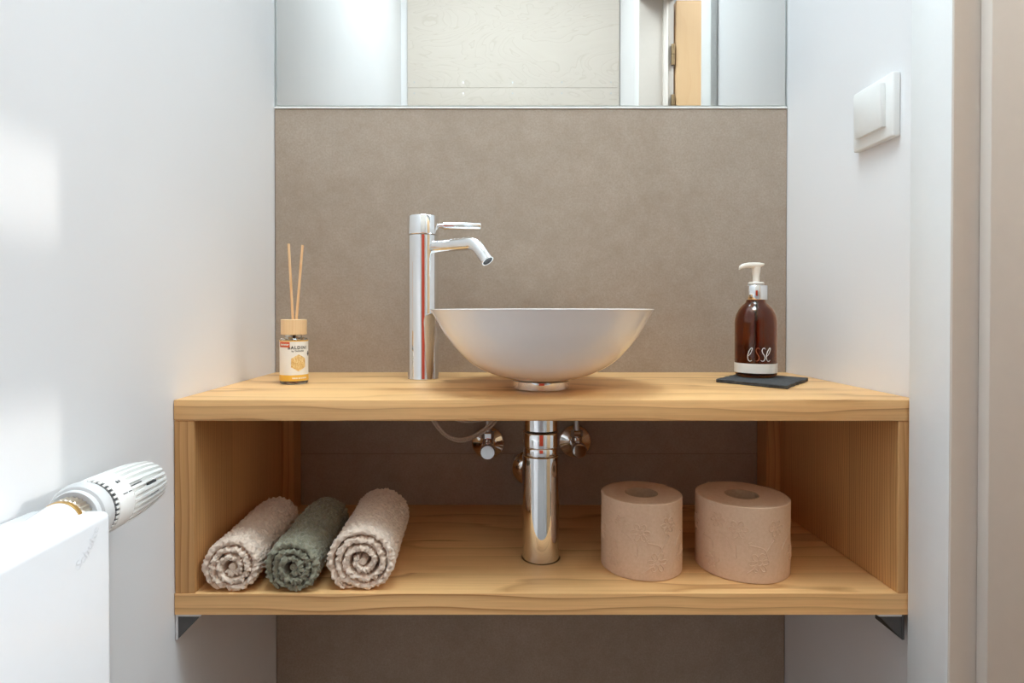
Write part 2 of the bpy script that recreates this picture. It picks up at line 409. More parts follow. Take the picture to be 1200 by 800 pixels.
# plywood boards on the rear wall, with screws along the joint
JZ = 1.857
for z0, z1, lab, sz in ((JZ + .0003, CEIL - .01, 'upper white-washed plywood board, reflected in the mirror, above the screwed joint', JZ + .022),
                        (.62, JZ - .0003, 'lower white-washed plywood board, reflected in the mirror, below the screwed joint', JZ - .022)):
    pb = thing('plywood_board', lab, 'plywood board', (0, YR, z0))
    obj('board', g_box(-.352, XR - .004, .0008, .0128, 0, z1 - z0, .0006, 1), M['ply'], pb, False)
    for k in range(5):
        obj('screw', g_xf(g_lathe([(0, 0), (.0035, 0), (.0035, .0006), (0, .0004)], 10), axis_mat((-.325 + k * .198, .0127, sz - z0), (0, 1, 0))), M['steel'], pb)

# ---------------------------------------------------------------- mirror
mi = thing('wall_mirror', 'large frameless wall mirror above the taupe tile', 'mirror', (0, YB, 1.3076))
obj('mirror_glass', g_box(-.3755, .4995, -.0012, .0098, 0, .80), M['mirror_edge'], mi, False)
obj('silvering', g_box(-.3745, .4985, -.0020, -.00125, .0012, .7985), M['mirror'], mi, False)

# ---------------------------------------------------------------- vanity shelf unit
YF = 0.6947; ZT = 0.85
va = thing('vanity_shelf', 'open honey-coloured wooden vanity shelf under the washbasin', 'shelf', (0, 0, 0.595))
L0, L1 = XL + .0008, XR - .0008
def zz(z): return z - 0.595
YK = YB - .0008
def cut_board(name, z0, z1, hx, hy, hr, m):
    """board with a round hole: ring of quads from the hole to a square, then the rest as boxes"""
    n = 48; s = hr + .03; vs, fs = [], []
    def sq(a):
        c, d = math.cos(a), math.sin(a); k = s / max(abs(c), abs(d)); return hx + c * k, hy + d * k
    for z in (z0, z1):
        for i in range(n): a = 2 * PI * i / n + PI / 4; vs.append((hx + hr * math.cos(a), hy + hr * math.sin(a), z))
        for i in range(n): a = 2 * PI * i / n + PI / 4; x, y = sq(a); vs.append((x, y, z))
    for i in range(n):
        j = (i + 1) % n
        fs += [(i, j, n + j, n + i), (2 * n + i, 2 * n + j, 3 * n + j, 3 * n + i), (i, j, 2 * n + j, 2 * n + i)]
    xs = [L0, hx - s, hx + s, L1]; ys = [YF, hy - s, hy + s, YK]
    parts = [(vs, fs)]
    for a in range(3):
        for b_ in range(3):
            if a == 1 and b_ == 1: continue
            parts.append(([(xs[a + p], ys[b_ + q], z) for z in (z0, z1) for p, q in ((0, 0), (1, 0), (1, 1), (0, 1))], [(0, 1, 2, 3), (4, 5, 6, 7)]))
    base = join_geo(*parts)
    # outer walls
    for (xa, ya), (xb, yb) in zip([(L0, YF), (L1, YF), (L1, YK), (L0, YK)], [(L1, YF), (L1, YK), (L0, YK), (L0, YF)]):
        base = join_geo(base, ([(xa, ya, z0), (xb, yb, z0), (xb, yb, z1), (xa, ya, z1)], [(0, 1, 2, 3)]))
    return obj(name, base, m, va, False)
BX, BY = 0.0624, 0.80
cut_board('bottom_shelf', zz(.595), zz(.62), BX, BY, .0264, M['wood_x'])
obj('countertop', g_box(L0, L1, YF, YK, zz(.825), zz(ZT), .0012, 2), M['wood_x'], va)
PLI, PRI = -.3557, .4775
obj('side_panel', g_box(L0, PLI, YF + .0006, YK, zz(.6201), zz(.8249), .0008, 1), M['wood_z'], va)
obj('side_panel', g_box(PRI, L1, YF + .0006, YK, zz(.6201), zz(.8249), .0008, 1), M['wood_z'], va)
obj('back_batten', g_box(PLI + .0002, PLI + .020, YK - .036, YK, zz(.6201), zz(.8249), .0008, 1), M['wood_z'], va)
obj('back_batten', g_box(PRI - .024, PRI - .0002, YK - .036, YK, zz(.6201), zz(.8249), .0008, 1), M['wood_z'], va)

def bracket(x, s, lab, fm):
    b_ = thing('angle_bracket', lab, 'bracket', (x, YF + .0015, .595))
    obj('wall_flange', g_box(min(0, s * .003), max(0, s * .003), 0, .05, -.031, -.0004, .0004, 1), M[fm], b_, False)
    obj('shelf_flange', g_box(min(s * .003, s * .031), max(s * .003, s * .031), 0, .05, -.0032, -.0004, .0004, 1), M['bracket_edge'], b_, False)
    y = .0012
    obj('gusset', ([(s * .003, y, -.030), (s * .003, y, -.0034), (s * .029, y, -.0034), (s * .003, y + .002, -.030), (s * .003, y + .002, -.0034), (s * .029, y + .002, -.0034)],
                   [(0, 1, 2), (3, 4, 5), (0, 1, 4, 3), (1, 2, 5, 4), (0, 2, 5, 3)]), M['bracket'], b_, False)
    obj('screw', g_lathe([(0, -.0085), (.0022, -.0082), (.0028, -.0048), (0, -.0048)], 12, ctr=(s * .018, .0042, 0)), M['steel'], b_)
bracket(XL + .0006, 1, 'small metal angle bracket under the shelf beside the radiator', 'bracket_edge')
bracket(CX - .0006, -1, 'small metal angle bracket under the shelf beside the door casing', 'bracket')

# ---------------------------------------------------------------- washbasin
ba = thing('washbasin', 'round white ceramic vessel washbasin on the wooden counter', 'washbasin', (BX, BY, ZT))
out = [(.0365, .0125), (.042, .0135), (.056, .0172), (.073, .0232), (.0955, .0360), (.1145, .0535), (.1300, .0735), (.1412, .0930), (.1486, .1052)]
def dense(p, sub=5): return [(v.x, v.z) for v in smooth_path([(a, 0, b) for a, b in p], sub)]
od = dense(out)
inn = [(max(r - .0075, .024), z + .0060) for r, z in od if r > .034]
inn = [(r, z) for r, z in inn if z < .1030]
prof = od + [(.1500, .1066), (.1496, .1075), (.1476, .1077), (.1450, .1070)] + inn[::-1] + [(.024, .0185), (.024, .0125)]
obj('bowl', g_lathe(prof, 96, closed=True), M['ceramic'], ba, True, 50)
obj('foot_ring', g_lathe([(.0372, .0004), (.0384, .0012), (.0384, .0112), (.0372, .0122), (.026, .0122), (.026, .0004)], 64, closed=True), M['chrome'], ba)
dv = obj('drain_valve', g_lathe([(0, .0235), (.018, .0228), (.029, .0205), (.030, .0188), (.0236, .0186), (.0236, .0020), (0, .0020)], 40), M['chrome'], ba)

# ---------------------------------------------------------------- bottle trap below
tr_ = thing('bottle_trap', 'polished chrome bottle trap standing through the lower shelf', 'drain trap', (BX, BY, .56))
q = lambda z: z - .56
obj('trap_body', g_lathe([(0, q(.56)), (.018, q(.561)), (.0246, q(.568)), (.0249, q(.58)), (.0249, q(.7595)), (.0240, q(.7605)), (0, q(.7605))], 64), M['chrome'], tr_)
obj('union_nut', g_lathe([(0, q(.7608)), (.0232, q(.7608)), (.0236, q(.7618)), (.0236, q(.7708)), (.0228, q(.7720)), (0, q(.7720))], 64), M['chrome'], tr_)
obj('trap_cap', g_lathe([(0, q(.7722)), (.0240, q(.7722)), (.0249, q(.7732)), (.0249, q(.7905)), (.0243, q(.7918)), (.0195, q(.7920)), (0, q(.7920))], 64), M['chrome'], tr_)
obj('locking_ring', g_lathe([(0, q(.7935)), (.0225, q(.7935)), (.0243, q(.795)), (.0243, q(.8244)), (0, q(.8244))], 64), M['chrome'], tr_)
obj('waste_pipe', g_tube([(.0, .024, q(.686)), (-.002, .08, q(.686)), (-.0035, YB - BY - .004, q(.686))], .016, 24), M['chrome'], tr_)
obj('wall_rosette', g_xf(g_lathe([(0, .001), (.0325, .001), (.0325, .004), (.029, .011), (.020, .016), (.0165, .018), (0, .018)], 48), axis_mat((-.0035, YB - BY, q(.686)), (0, -1, 0))), M['chrome'], tr_)

# ---------------------------------------------------------------- angle valves
def valve(x, z, lab):
    a_ = thing('angle_valve', lab, 'valve', (x, YB, z))
    obj('rosette', g_xf(g_lathe([(0, .0006), (.0285, .0006), (.0288, .003), (.0280, .0052), (.0255, .0072), (.016, .0090), (.010, .0136), (0, .0136)], 48), axis_mat((0, 0, 0), (0, -1, 0))), M['chrome'], a_)
    obj('valve_body', join_geo(g_xf(g_lathe([(0, .0136), (.0085, .0136), (.0085, .036), (0, .036)], 24), axis_mat((0, 0, 0), (0, -1, 0))),
                               g_lathe([(0, -.006), (.0085, -.006), (.0085, .012), (0, .012)], 24, ctr=(0, -.026, 0))), M['chrome'], a_)
    obj('compression_nut', g_lathe([(0, .0122), (.0098, .0122), (.0105, .0135), (.0105, .022), (.009, .024), (0, .024)], 6, ctr=(0, -.026, 0)), M['chrome'], a_, False)
    obj('riser_pipe', g_lathe([(0, .0242), (.005, .0242), (.005, .055), (0, .055)], 16, ctr=(0, -.026, 0)), M['steel'], a_)
    obj('knob', g_xf(g_lathe([(0, .0362), (.0080, .0362), (.0105, .040), (.0122, .048), (.0122, .060), (.0110, .0625), (0, .0630)], 32), axis_mat((0, 0, -.003), (0, -1, 0))), M['chrome'], a_)
    return a_
valve(-.012, .7284, 'chrome angle valve below the coiled supply hoses')
valve(.138, .7310, 'chrome angle valve without hose coil, between trap and toilet rolls')

def hose(pts, r, lab):
    p = smooth_path(pts, 10); o = obj('supply_hose', g_tube(p, r, 10), M['hose']); tag(o, lab, 'hose', 'thin hoses under the counter'); return o
hose([(-.108, .93, .8220), (-.103, .925, .793), (-.082, .92, .764), (-.055, .92, .7515), (-.026, .925, .7600), (.0, .93, .779), (.014, .94, .806), (.018, .945, .8225)], .0021, 'thin grey hose, lowest loop of the coil under the faucet')
hose([(-.100, .915, .8225), (-.094, .912, .789), (-.075, .91, .764), (-.05, .908, .7580), (-.024, .912, .7680), (.0, .918, .789), (.008, .925, .8225)], .0019, 'thin grey hose, middle loop of the coil under the faucet')
hose([(-.088, .94, .8225), (-.078, .945, .79), (-.05, .95, .777), (-.014, .955, .780), (.012, .955, .795), (.028, .955, .8225)], .0021, 'thin dark hose, flattest loop of the coil under the faucet')
hose([(-.015, .96, .8225), (.0, .96, .790), (.03, .955, .786), (.052, .955, .800), (.058, .955, .8225)], .0020, 'thin dark hose looping from the coil towards the chrome trap')

# ---------------------------------------------------------------- faucet
FX, FY = -.1118, .917
fa = thing('faucet', 'tall polished chrome basin faucet with a short side lever', 'faucet', (FX, FY, ZT))
obj('faucet_body', g_lathe([(0, .0004), (.0240, .0004), (.0243, .0012), (.0240, .0022), (.0240, .2212), (.0234, .2219), (0, .2219)], 64), M['chrome'], fa)
obj('faucet_cap', g_lathe([(0, .2230), (.0238, .2230), (.0245, .2237), (.0245, .2508), (.0237, .2520), (.016, .2525), (0, .2525)], 64), M['chrome'], fa)
hd = Vector((.995, .10, 0))
le = obj('lever', g_xf(g_lathe([(0, 0), (.0050, 0), (.0060, .001), (.0060, .058), (.0055, .059), (0, .059)], 32), axis_mat(Vector((0, 0, .2382)) + hd * .0305, hd)), M['chrome'], fa)
obj('lever_neck', g_xf(g_lathe([(0, 0), (.0035, 0), (.0035, .009), (0, .009)], 20), axis_mat(Vector((0, 0, .2382)) + hd * .022, hd)), M['chrome'], le)
sd = Vector((.80, -.60, 0)); up = Vector((0, 0, 1)); base = Vector((0, 0, .2035))
ctr = []
for L in (.012, .03, .05, .07, .093): ctr.append(base + sd * L)
R_ = .024
for k in range(1, 9):
    a = math.radians(50) * k / 8; ctr.append(base + sd * (.093 + R_ * math.sin(a)) - up * (R_ * (1 - math.cos(a))))
td = sd * math.cos(math.radians(50)) - up * math.sin(math.radians(50)); e0 = ctr[-1]
ctr += [e0 + td * .012, e0 + td * .0235]
sp = obj('spout', join_geo(g_tube(ctr, .0094, 32, False), g_xf(g_lathe([(.0094, 0), (.0092, .0008), (.0076, .0008), (.0076, -.006), (0, -.006)], 32), axis_mat(ctr[-1], td))), M['chrome'], fa)
ae = obj('aerator', g_xf(g_lathe([(0, -.0055), (.0074, -.0055), (.0074, -.0012), (0, -.0016)], 24), axis_mat(ctr[-1], td)), M['chrome_dull'], sp)

# ---------------------------------------------------------------- reed diffuser
DX, DY = -.2926, .857
di = thing('reed_diffuser', 'small square-shouldered fragrance bottle with wooden cap and gold honeycomb label', 'reed diffuser', (DX, DY, ZT))
rb = .0196
obj('bottle', g_lathe([(0, .0004), (rb - .002, .0004), (rb, .0022), (rb, .0638), (rb - .0016, .0660), (.0150, .0668), (.0118, .0672), (.0118, .0705), (.0095, .0705), (.0095, .0665), (rb - .003, .0635), (rb - .002, .062), (rb - .002, .0075), (rb - .004, .0060), (0, .0060)], 48), M['clear'], di)
obj('fragrance_oil', g_lathe([(0, .0063), (rb - .0045, .0063), (rb - .0022, .0080), (rb - .0022, .030), (0, .030)], 40), M['oil'], di)
obj('wooden_cap', g_lathe([(.0035, .0712), (.0176, .0712), (.0182, .0718), (.0182, .0925), (.0176, .0931), (.0035, .0931)], 48, closed=True), M['beech'], di)
def cyl(a, z, r): return Vector((r * math.sin(a), -r * math.cos(a), z))
def g_band(r, a0, a1, z0, z1, n=40, th=.0002):
    vs, fs = [], []
    for i in range(n + 1):
        a = a0 + (a1 - a0) * i / n
        vs += [cyl(a, z0, r), cyl(a, z1, r), cyl(a, z1, r + th), cyl(a, z0, r + th)]
    for i in range(n):
        for k in range(4): fs.append((i * 4 + k, i * 4 + (k + 1) % 4, i * 4 + 4 + (k + 1) % 4, i * 4 + 4 + k))
    fs += [(0, 1, 2, 3), (n * 4, n * 4 + 1, n * 4 + 2, n * 4 + 3)]
    return vs, fs
A0, A1 = math.radians(-95), math.radians(160)
la = obj('paper_label', g_band(rb + .0001, A0, A1, .0135, .0625), M['paper_label'], di)
obj('yellow_band', g_band(rb + .0003, A0, A1, .0052, .0138), M['yellow'], la)
obj('yellow_band', g_band(rb + .0003, A0, A1, .0618, .0632), M['yellow'], la)
def dmap(ac, zc, r): return lambda x, y: cyl(ac + x / r, zc + y, r)
AC = math.radians(34)
obj('label_lettering', text_geo('BALDINI', .0062, dmap(AC, .0508, rb + .0005), 1.25), M['black_print'], la, False)
obj('label_lettering', text_geo('by TAOASIS', .0030, dmap(AC, .0470, rb + .0005), 1.15), M['black_print'], la, False)
def g_patch(r, ac, zc, poly, n=1):
    vs = [cyl(ac, zc, r)] + [cyl(ac + x / r, zc + y, r) for x, y in poly]; k = len(poly)
    return vs, [(0, 1 + i, 1 + (i + 1) % k) for i in range(k)]
hexp = []
for i in range(6):
    a, b_ = PI / 6 + i * PI / 3, PI / 6 + (i + 1) * PI / 3
    for s in range(4): hexp.append((.0122 * ((1 - s / 4) * math.cos(a) + s / 4 * math.cos(b_)), .0122 * ((1 - s / 4) * math.sin(a) + s / 4 * math.sin(b_))))
HA = math.radians(37)
def g_disc_wrap(r, ac, zc, poly, rings=6):
    vs, fs = [cyl(ac, zc, r)], []; k = len(poly)
    for j in range(1, rings + 1): vs += [cyl(ac + x * j / rings / r, zc + y * j / rings, r) for x, y in poly]
    for i in range(k): fs.append((0, 1 + i, 1 + (i + 1) % k))
    for j in range(rings - 1):
        for i in range(k): fs.append((1 + j * k + i, 1 + j * k + (i + 1) % k, 1 + (j + 1) * k + (i + 1) % k, 1 + (j + 1) * k + i))
    return vs, fs
obj('honeycomb_emblem', g_disc_wrap(rb + .0006, HA, .0312, hexp), M['honeycomb'], la)
obj('quality_seal', g_band(rb + .0004, math.radians(-52), math.radians(2), .0535, .0612, 12), M['red_print'], la)
obj('seal_lettering', text_geo('demeter', .0044, dmap(math.radians(-22), .0562, rb + .0008), 1.0), M['white_print'], la, False)
obj('band_lettering', join_geo(*[g_band(rb + .0006, math.radians(a), math.radians(a + wd), .0083, .0103, 3) for a, wd in ((12, 4), (18, 5), (25, 4), (31, 3), (37, 6), (46, 4), (53, 5), (60, 4), (67, 5))]), M['white_print'], la)
obj('side_mark', join_geo(g_band(rb + .0004, math.radians(86), math.radians(94), .0405, .0475, 3), g_band(rb + .0004, math.radians(82), math.radians(98), .0425, .0452, 4)), M['black_print'], la)
t = NT('rattan_reed'); v = t.obj((600, 600, 30)); nz = t.noise(v, 1.0)
t.l(t.ramp(nz, [(0.3, srgb(222, 168, 112)), (0.7, srgb(242, 208, 164))]), t.b.inputs['Base Color']); t.b.inputs['Roughness'].default_value = 0.6; M['reed'] = t.m
def reed(top, bot, lab):
    o = obj('reed_stick', g_tube([Vector(bot).lerp(Vector(top), i / 6) for i in range(7)], .0019, 10), M['reed']); tag(o, lab, 'reed stick', 'reeds in the diffuser bottle'); return o
reed((DX - .0073, DY, 1.053), (DX + .0022, DY - .0005, .875), 'pale reed stick leaning towards the white wall')
reed((DX + .0135, DY - .002, 1.051), (DX - .0024, DY + .0005, .875), 'pale reed stick leaning towards the faucet')

# ---------------------------------------------------------------- slate and soap dispenser
sl = [(.3265, .869), (.392, .789), (.471, .884), (.404, .962)]
pts = []
for i in range(4):
    a, b_ = Vector(sl[i]), Vector(sl[(i + 1) % 4])
    for k in range(14):
        p = a.lerp(b_, k / 14); n_ = Vector((-(b_ - a).y, (b_ - a).x)).normalized()
        pts.append(p + n_ * random.uniform(-.0012, .0012))
cx = sum((p.x for p in pts)) / len(pts); cy = sum((p.y for p in pts)) / len(pts)
vs, fs = [], []; k = len(pts); layers = [(.0003, .985), (.0016, .997), (.0028, .990), (.0042, 1.0), (.0052, .985)]
for z, s in layers:
    for p in pts: vs.append((( p.x - cx) * (s + random.uniform(-.006, .006)), (p.y - cy) * (s + random.uniform(-.006, .006)), z))
for j in range(len(layers) - 1):
    for i in range(k): fs.append((j * k + i, j * k + (i + 1) % k, (j + 1) * k + (i + 1) % k, (j + 1) * k + i))
fs += [tuple(range(k)), tuple((len(layers) - 1) * k + i for i in range(k))]
so = obj('slate_coaster', (vs, fs), M['slate'], None, False); so.location = (cx, cy, ZT)
tag(so, 'rough dark grey slate coaster under the amber soap bottle', 'coaster')

SX, SY = .3997, .902
sd_ = thing('soap_dispenser', 'amber glass soap dispenser with chrome collar and cream pump', 'soap dispenser', (SX, SY, ZT + .0054))
rs = .0302
bot = [(0, .0006), (.022, .0), (.0272, .0012), (.0296, .0045), (rs, .010), (rs, .082), (.0297, .088), (.0280, .095), (.0245, .1025), (.0195, .1085), (.0152, .1125), (.0138, .1155), (.0138, .1215)]
bi = [(.0118, .1215), (.0118, .1150), (.0135, .1110), (.0180, .1068), (.0230, .1010), (.0262, .0940), (.0278, .0875), (.0283, .082), (.0283, .0105), (.0270, .0060), (.0240, .0040), (0, .0036)]
obj('glass_bottle', g_lathe(bot + bi, 72), M['amber'], sd_)
obj('liquid_soap', g_lathe([(0, .0042), (.0240, .0046), (.0266, .0066), (.0279, .0110), (.0279, .0480), (0, .0480)], 56), M['soap'], sd_)
obj('dip_tube', g_tube([(0, 0, .0075), (0, 0, .115)], .0022, 10), M['cream'], sd_)
obj('white_band', g_band(rs + .0001, math.radians(-150), math.radians(120), .0070, .0212, 64, .0002), M['white_print'], sd_)
obj('chrome_collar', g_lathe([(0, .1172), (.0158, .1172), (.0162, .1178), (.0162, .1382), (.0158, .1388), (0, .1388)], 48), M['chrome'], sd_)
pu = obj('pump_base', g_lathe([(0, .1390), (.0112, .1390), (.0115, .1396), (.0115, .1428), (.0105, .1440), (.0062, .1442), (0, .1442)], 40), M['cream'], sd_)
obj('pump_stem', g_lathe([(0, .1444), (.0049, .1444), (.0050, .1530), (.0060, .1600), (.0066, .1672), (0, .1672)], 28), M['cream'], sd_)
# pump head: flat lever, thick over the stem, spout drooping at the tip (points to -X, slightly forward)
secs = [(-.0255, .1655, .0028, .0024), (-.0245, .1668, .0034, .0030), (-.020, .1688, .0046, .0036), (-.012, .1702, .0056, .0040), (-.004, .1700, .0064, .0045), (.004, .1699, .0066, .0042), (.0085, .1708, .0062, .0022), (.0105, .1712, .0054, .0014)]
vs, fs = [], []; n = 16
for x, z, ry, rz in secs:
    for i in range(n):
        a = 2 * PI * i / n; cc, ss = math.cos(a), math.sin(a)
        vs.append((x, ry * math.copysign(abs(cc) ** .6, cc), z + rz * math.copysign(abs(ss) ** .6, ss)))
for j in range(len(secs) - 1):
    for i in range(n): fs.append((j * n + i, j * n + (i + 1) % n, (j + 1) * n + (i + 1) % n, (j + 1) * n + i))
fs += [tuple(range(n)), tuple((len(secs) - 1) * n + i for i in range(n))]
pu2 = obj('pump_head', (vs, fs), M['cream'], sd_, True, 60)
E = [(.02, .36), (.18, .48), (.33, .68), (.42, .92), (.38, 1.0), (.26, .93), (.10, .70), (.0, .40), (.02, .15), (.14, .0), (.28, .0), (.38, .06)]
SS = [(.44, .90), (.36, 1.0), (.22, .96), (.14, .80), (.22, .60), (.36, .42), (.42, .24), (.34, .06), (.18, .0), (.02, .05)]
ac = math.radians(-14); Ht = .0195
for ch, x0, m in ((E, 0, 'white_print'), (SS, .62, 'bronze_print'), (SS, 1.16, 'white_print'), (E, 1.72, 'white_print')):
    p2 = smooth_path([((x + x0 - 1.07) * Ht * .78, 0, y * Ht) for x, y in ch], 5)
    p3 = [cyl(ac + p.x / rs, .0255 + p.z, rs + .0002) for p in p2]
    obj('lettering', g_tube(p3, [.00028 + .00030 * math.sin(PI * i / (len(p3) - 1)) for i in range(len(p3))], 6), M[m], sd_)

# ---------------------------------------------------------------- rolled towels
def towel(x, y0, y1, x1, R, sq, turns, start, mat_, seed, lab, rib=0.0, flap=1):
    """a terry towel rolled into a spiral; axis from (x,y0) to (x1,y1), resting on the lower shelf"""
    root = thing('rolled_towel', lab, 'towel', (x, y0, .6202), group='rolled towels on the lower shelf')
    th = .0076; Ln = y1 - y0; r_in = .0055; r_out = R - th / 2
    nu = int(turns * 150); nv = max(40, int(Ln / .0013))
    prof = []                                   # (v along axis 0..1 with end bulge, offset across thickness -1..1)
    for j in range(nv + 1): prof.append((j / nv, 1.0))
    for a in (60, 30, 0, -30, -60): prof.append((1 + .0022 * math.cos(math.radians(a)) / Ln, math.sin(math.radians(a))))
    for j in range(9): prof.append((1 - j / 8, -1.0))
    for a in (-60, -30, 0, 30, 60): prof.append((-.0022 * math.cos(math.radians(a)) / Ln, math.sin(math.radians(a))))
    m = len(prof); vs, fs = [], []
    sgn = 1 if flap > 0 else -1
    zmin = 1e9
    rows = []
    for i in range(nu + 1):
        f = i / nu; ang = start - sgn * 2 * PI * turns * (1 - f)
        rr = r_in + (r_out - r_in) * (f ** .86)
        wob_ = 1 + .05 * noise.noise((math.cos(ang) * 1.3, math.sin(ang) * 1.3 + seed, f * 4.0 + seed)) + .02 * noise.noise((f * 22, seed, 0))
        cx_, cz_ = math.cos(ang) * rr * wob_, math.sin(ang) * rr * wob_
        rows.append((f, ang, cx_, cz_))
    for i, (f, ang, cx_, cz_) in enumerate(rows):
        a, b_ = rows[max(i - 1, 0)], rows[min(i + 1, nu)]
        nx, nz_ = (b_[3] - a[3]), -(b_[2] - a[2])
        l_ = math.hypot(nx, nz_) or 1; nx, nz_ = nx / l_, nz_ / l_
        if nx * cx_ + nz_ * cz_ < 0: nx, nz_ = -nx, -nz_
        end = min(1.0, (1 - f) * nu / 7.0, f * nu / 4.0 + .35)   # thin out at both ends of the cloth
        tk = th / 2 * (0.45 + .55 * end)
        for j, (v_, o_) in enumerate(prof):
            yy = v_ * Ln
            px, pz = cx_ + nx * tk * o_, cz_ + nz_ * tk * o_
            q_ = Vector((px * 1.0, yy, pz)) * 1.0 + Vector((seed * 3.1, 0, f * .11))
            d1 = noise.voronoi(q_ * 240.0)[0][0]
            dd = (.36 - d1) * .0056 + noise.noise(q_ * 70) * .0010
            if rib: dd += rib * math.sin((yy * 1.0 + ang * .012) * 2 * PI / .0105)
            edge = 1.0 if -.0001 <= v_ <= 1.0001 else .8
            if o_ > -.99:
                px += nx * dd * edge * (1 if o_ >= 0 else -.4); pz += nz_ * dd * edge * (1 if o_ >= 0 else -.4)
            if v_ < .0001: yy += (noise.noise((px * 160, pz * 160, seed)) - .2) * .0026 - (.34 - d1) * .003 - (.0035 * (1 - f) if flap else 0) + .012 * max(0, abs(.62 - f) - .4)
            vs.append([px, yy, pz]);
    lo = sorted(p[2] for p in vs)[int(len(vs) * .0008)]
    for p in vs:
        t_ = p[1] / Ln
        sag = 1 + .03 * noise.noise((t_ * 3 + seed, 1.7, 0))
        p[2] = max((p[2] - lo) * sq * sag, .0004 + .0006 * abs(noise.noise((p[0] * 400, p[1] * 400, seed))))
        p[0] = p[0] * sag * (1.02) + (x1 - x) * t_
    for i in range(nu):
        for j in range(m):
            fs.append((i * m + j, i * m + (j + 1) % m, (i + 1) * m + (j + 1) % m, (i + 1) * m + j))
    fs += [tuple(range(m)), tuple(nu * m + j for j in range(m))]
    obj('terry_cloth', (vs, fs), mat_, root, True, 180)
    # smooth woven hem closing the outer end, and the folded hem end in the core
    zc = R * sq; f_, ang, hx, hz = rows[-1]
    tx, tz = math.sin(ang) * sgn * -1, math.cos(ang) * sgn
    hem = []
    for k in range(7):
        s = -.004 + k * .0026; hem.append(((hx + tx * s) , max((hz + tz * s - lo) * sq, .0022)))
    hv, hf = [], []
    ny = 26
    for k, (a_, b2) in enumerate(hem):
        tk = .0026 * math.sqrt(max(0.05, 1 - (k / 6) ** 3))
        for sgn2 in (1, -1):
            for j in range(ny + 1):
                hv.append((a_ * 1.02 + (x1 - x) * j / ny + sgn2 * tk * math.cos(ang), .0015 + (Ln - .003) * j / ny, b2 + sgn2 * tk * math.sin(ang) * (1 if b2 > .004 else .6)))
    W_ = ny + 1
    for k in range(6):
        for s in (0, 1):
            for j in range(ny):
                a_ = (k * 2 + s) * W_ + j; b2 = ((k + 1) * 2 + s) * W_ + j
                hf.append((a_, a_ + 1, b2 + 1, b2))
        for j in (0, ny):
            a_ = k * 2 * W_ + j; b2 = (k * 2 + 1) * W_ + j; hf.append((a_, b2, b2 + 2 * W_, a_ + 2 * W_))
    for k in (0, 6):
        for j in range(ny):
            a_ = k * 2 * W_ + j; b2 = (k * 2 + 1) * W_ + j; hf.append((a_, a_ + 1, b2 + 1, b2))
    mz = min(v_[2] for v_ in hv)
    if mz < .0004: hv = [(a_, b2, max(c_, .0004 + .00001 * i % 3 * .0001)) for i, (a_, b2, c_) in enumerate(hv)]
    obj('hem', (hv, hf), mat_, root, True, 60)
    core = [(0.0005, -.0015, (0 - lo) * sq), (0.001, .012, (0 - lo) * sq), (0.001 + (x1 - x) * .2, .03, (0 - lo) * sq)]
    obj('folded_core_hem', g_tube(core, [.0042, .0046, .0046], 14), mat_, root, True, 60)
    return root
towel(-.3135, .7005, .858, -.3175, .0362, .99, 3.0, math.radians(222), M['towel_beige'], 1.3, 'beige rolled terry towel lying against the wooden side panel', flap=1)
towel(-.2405, .7000, .862, -.2445, .0346, 1.0, 2.9, math.radians(216), M['towel_green'], 5.7, 'sage green rolled terry towel between the two beige ones', rib=.0008, flap=1)
towel(-.1590, .7050, .868, -.164, .0432, .97, 3.3, math.radians(238), M['towel_beige'], 9.1, 'thickest beige rolled terry towel, beside the green one at the open shelf', flap=1)

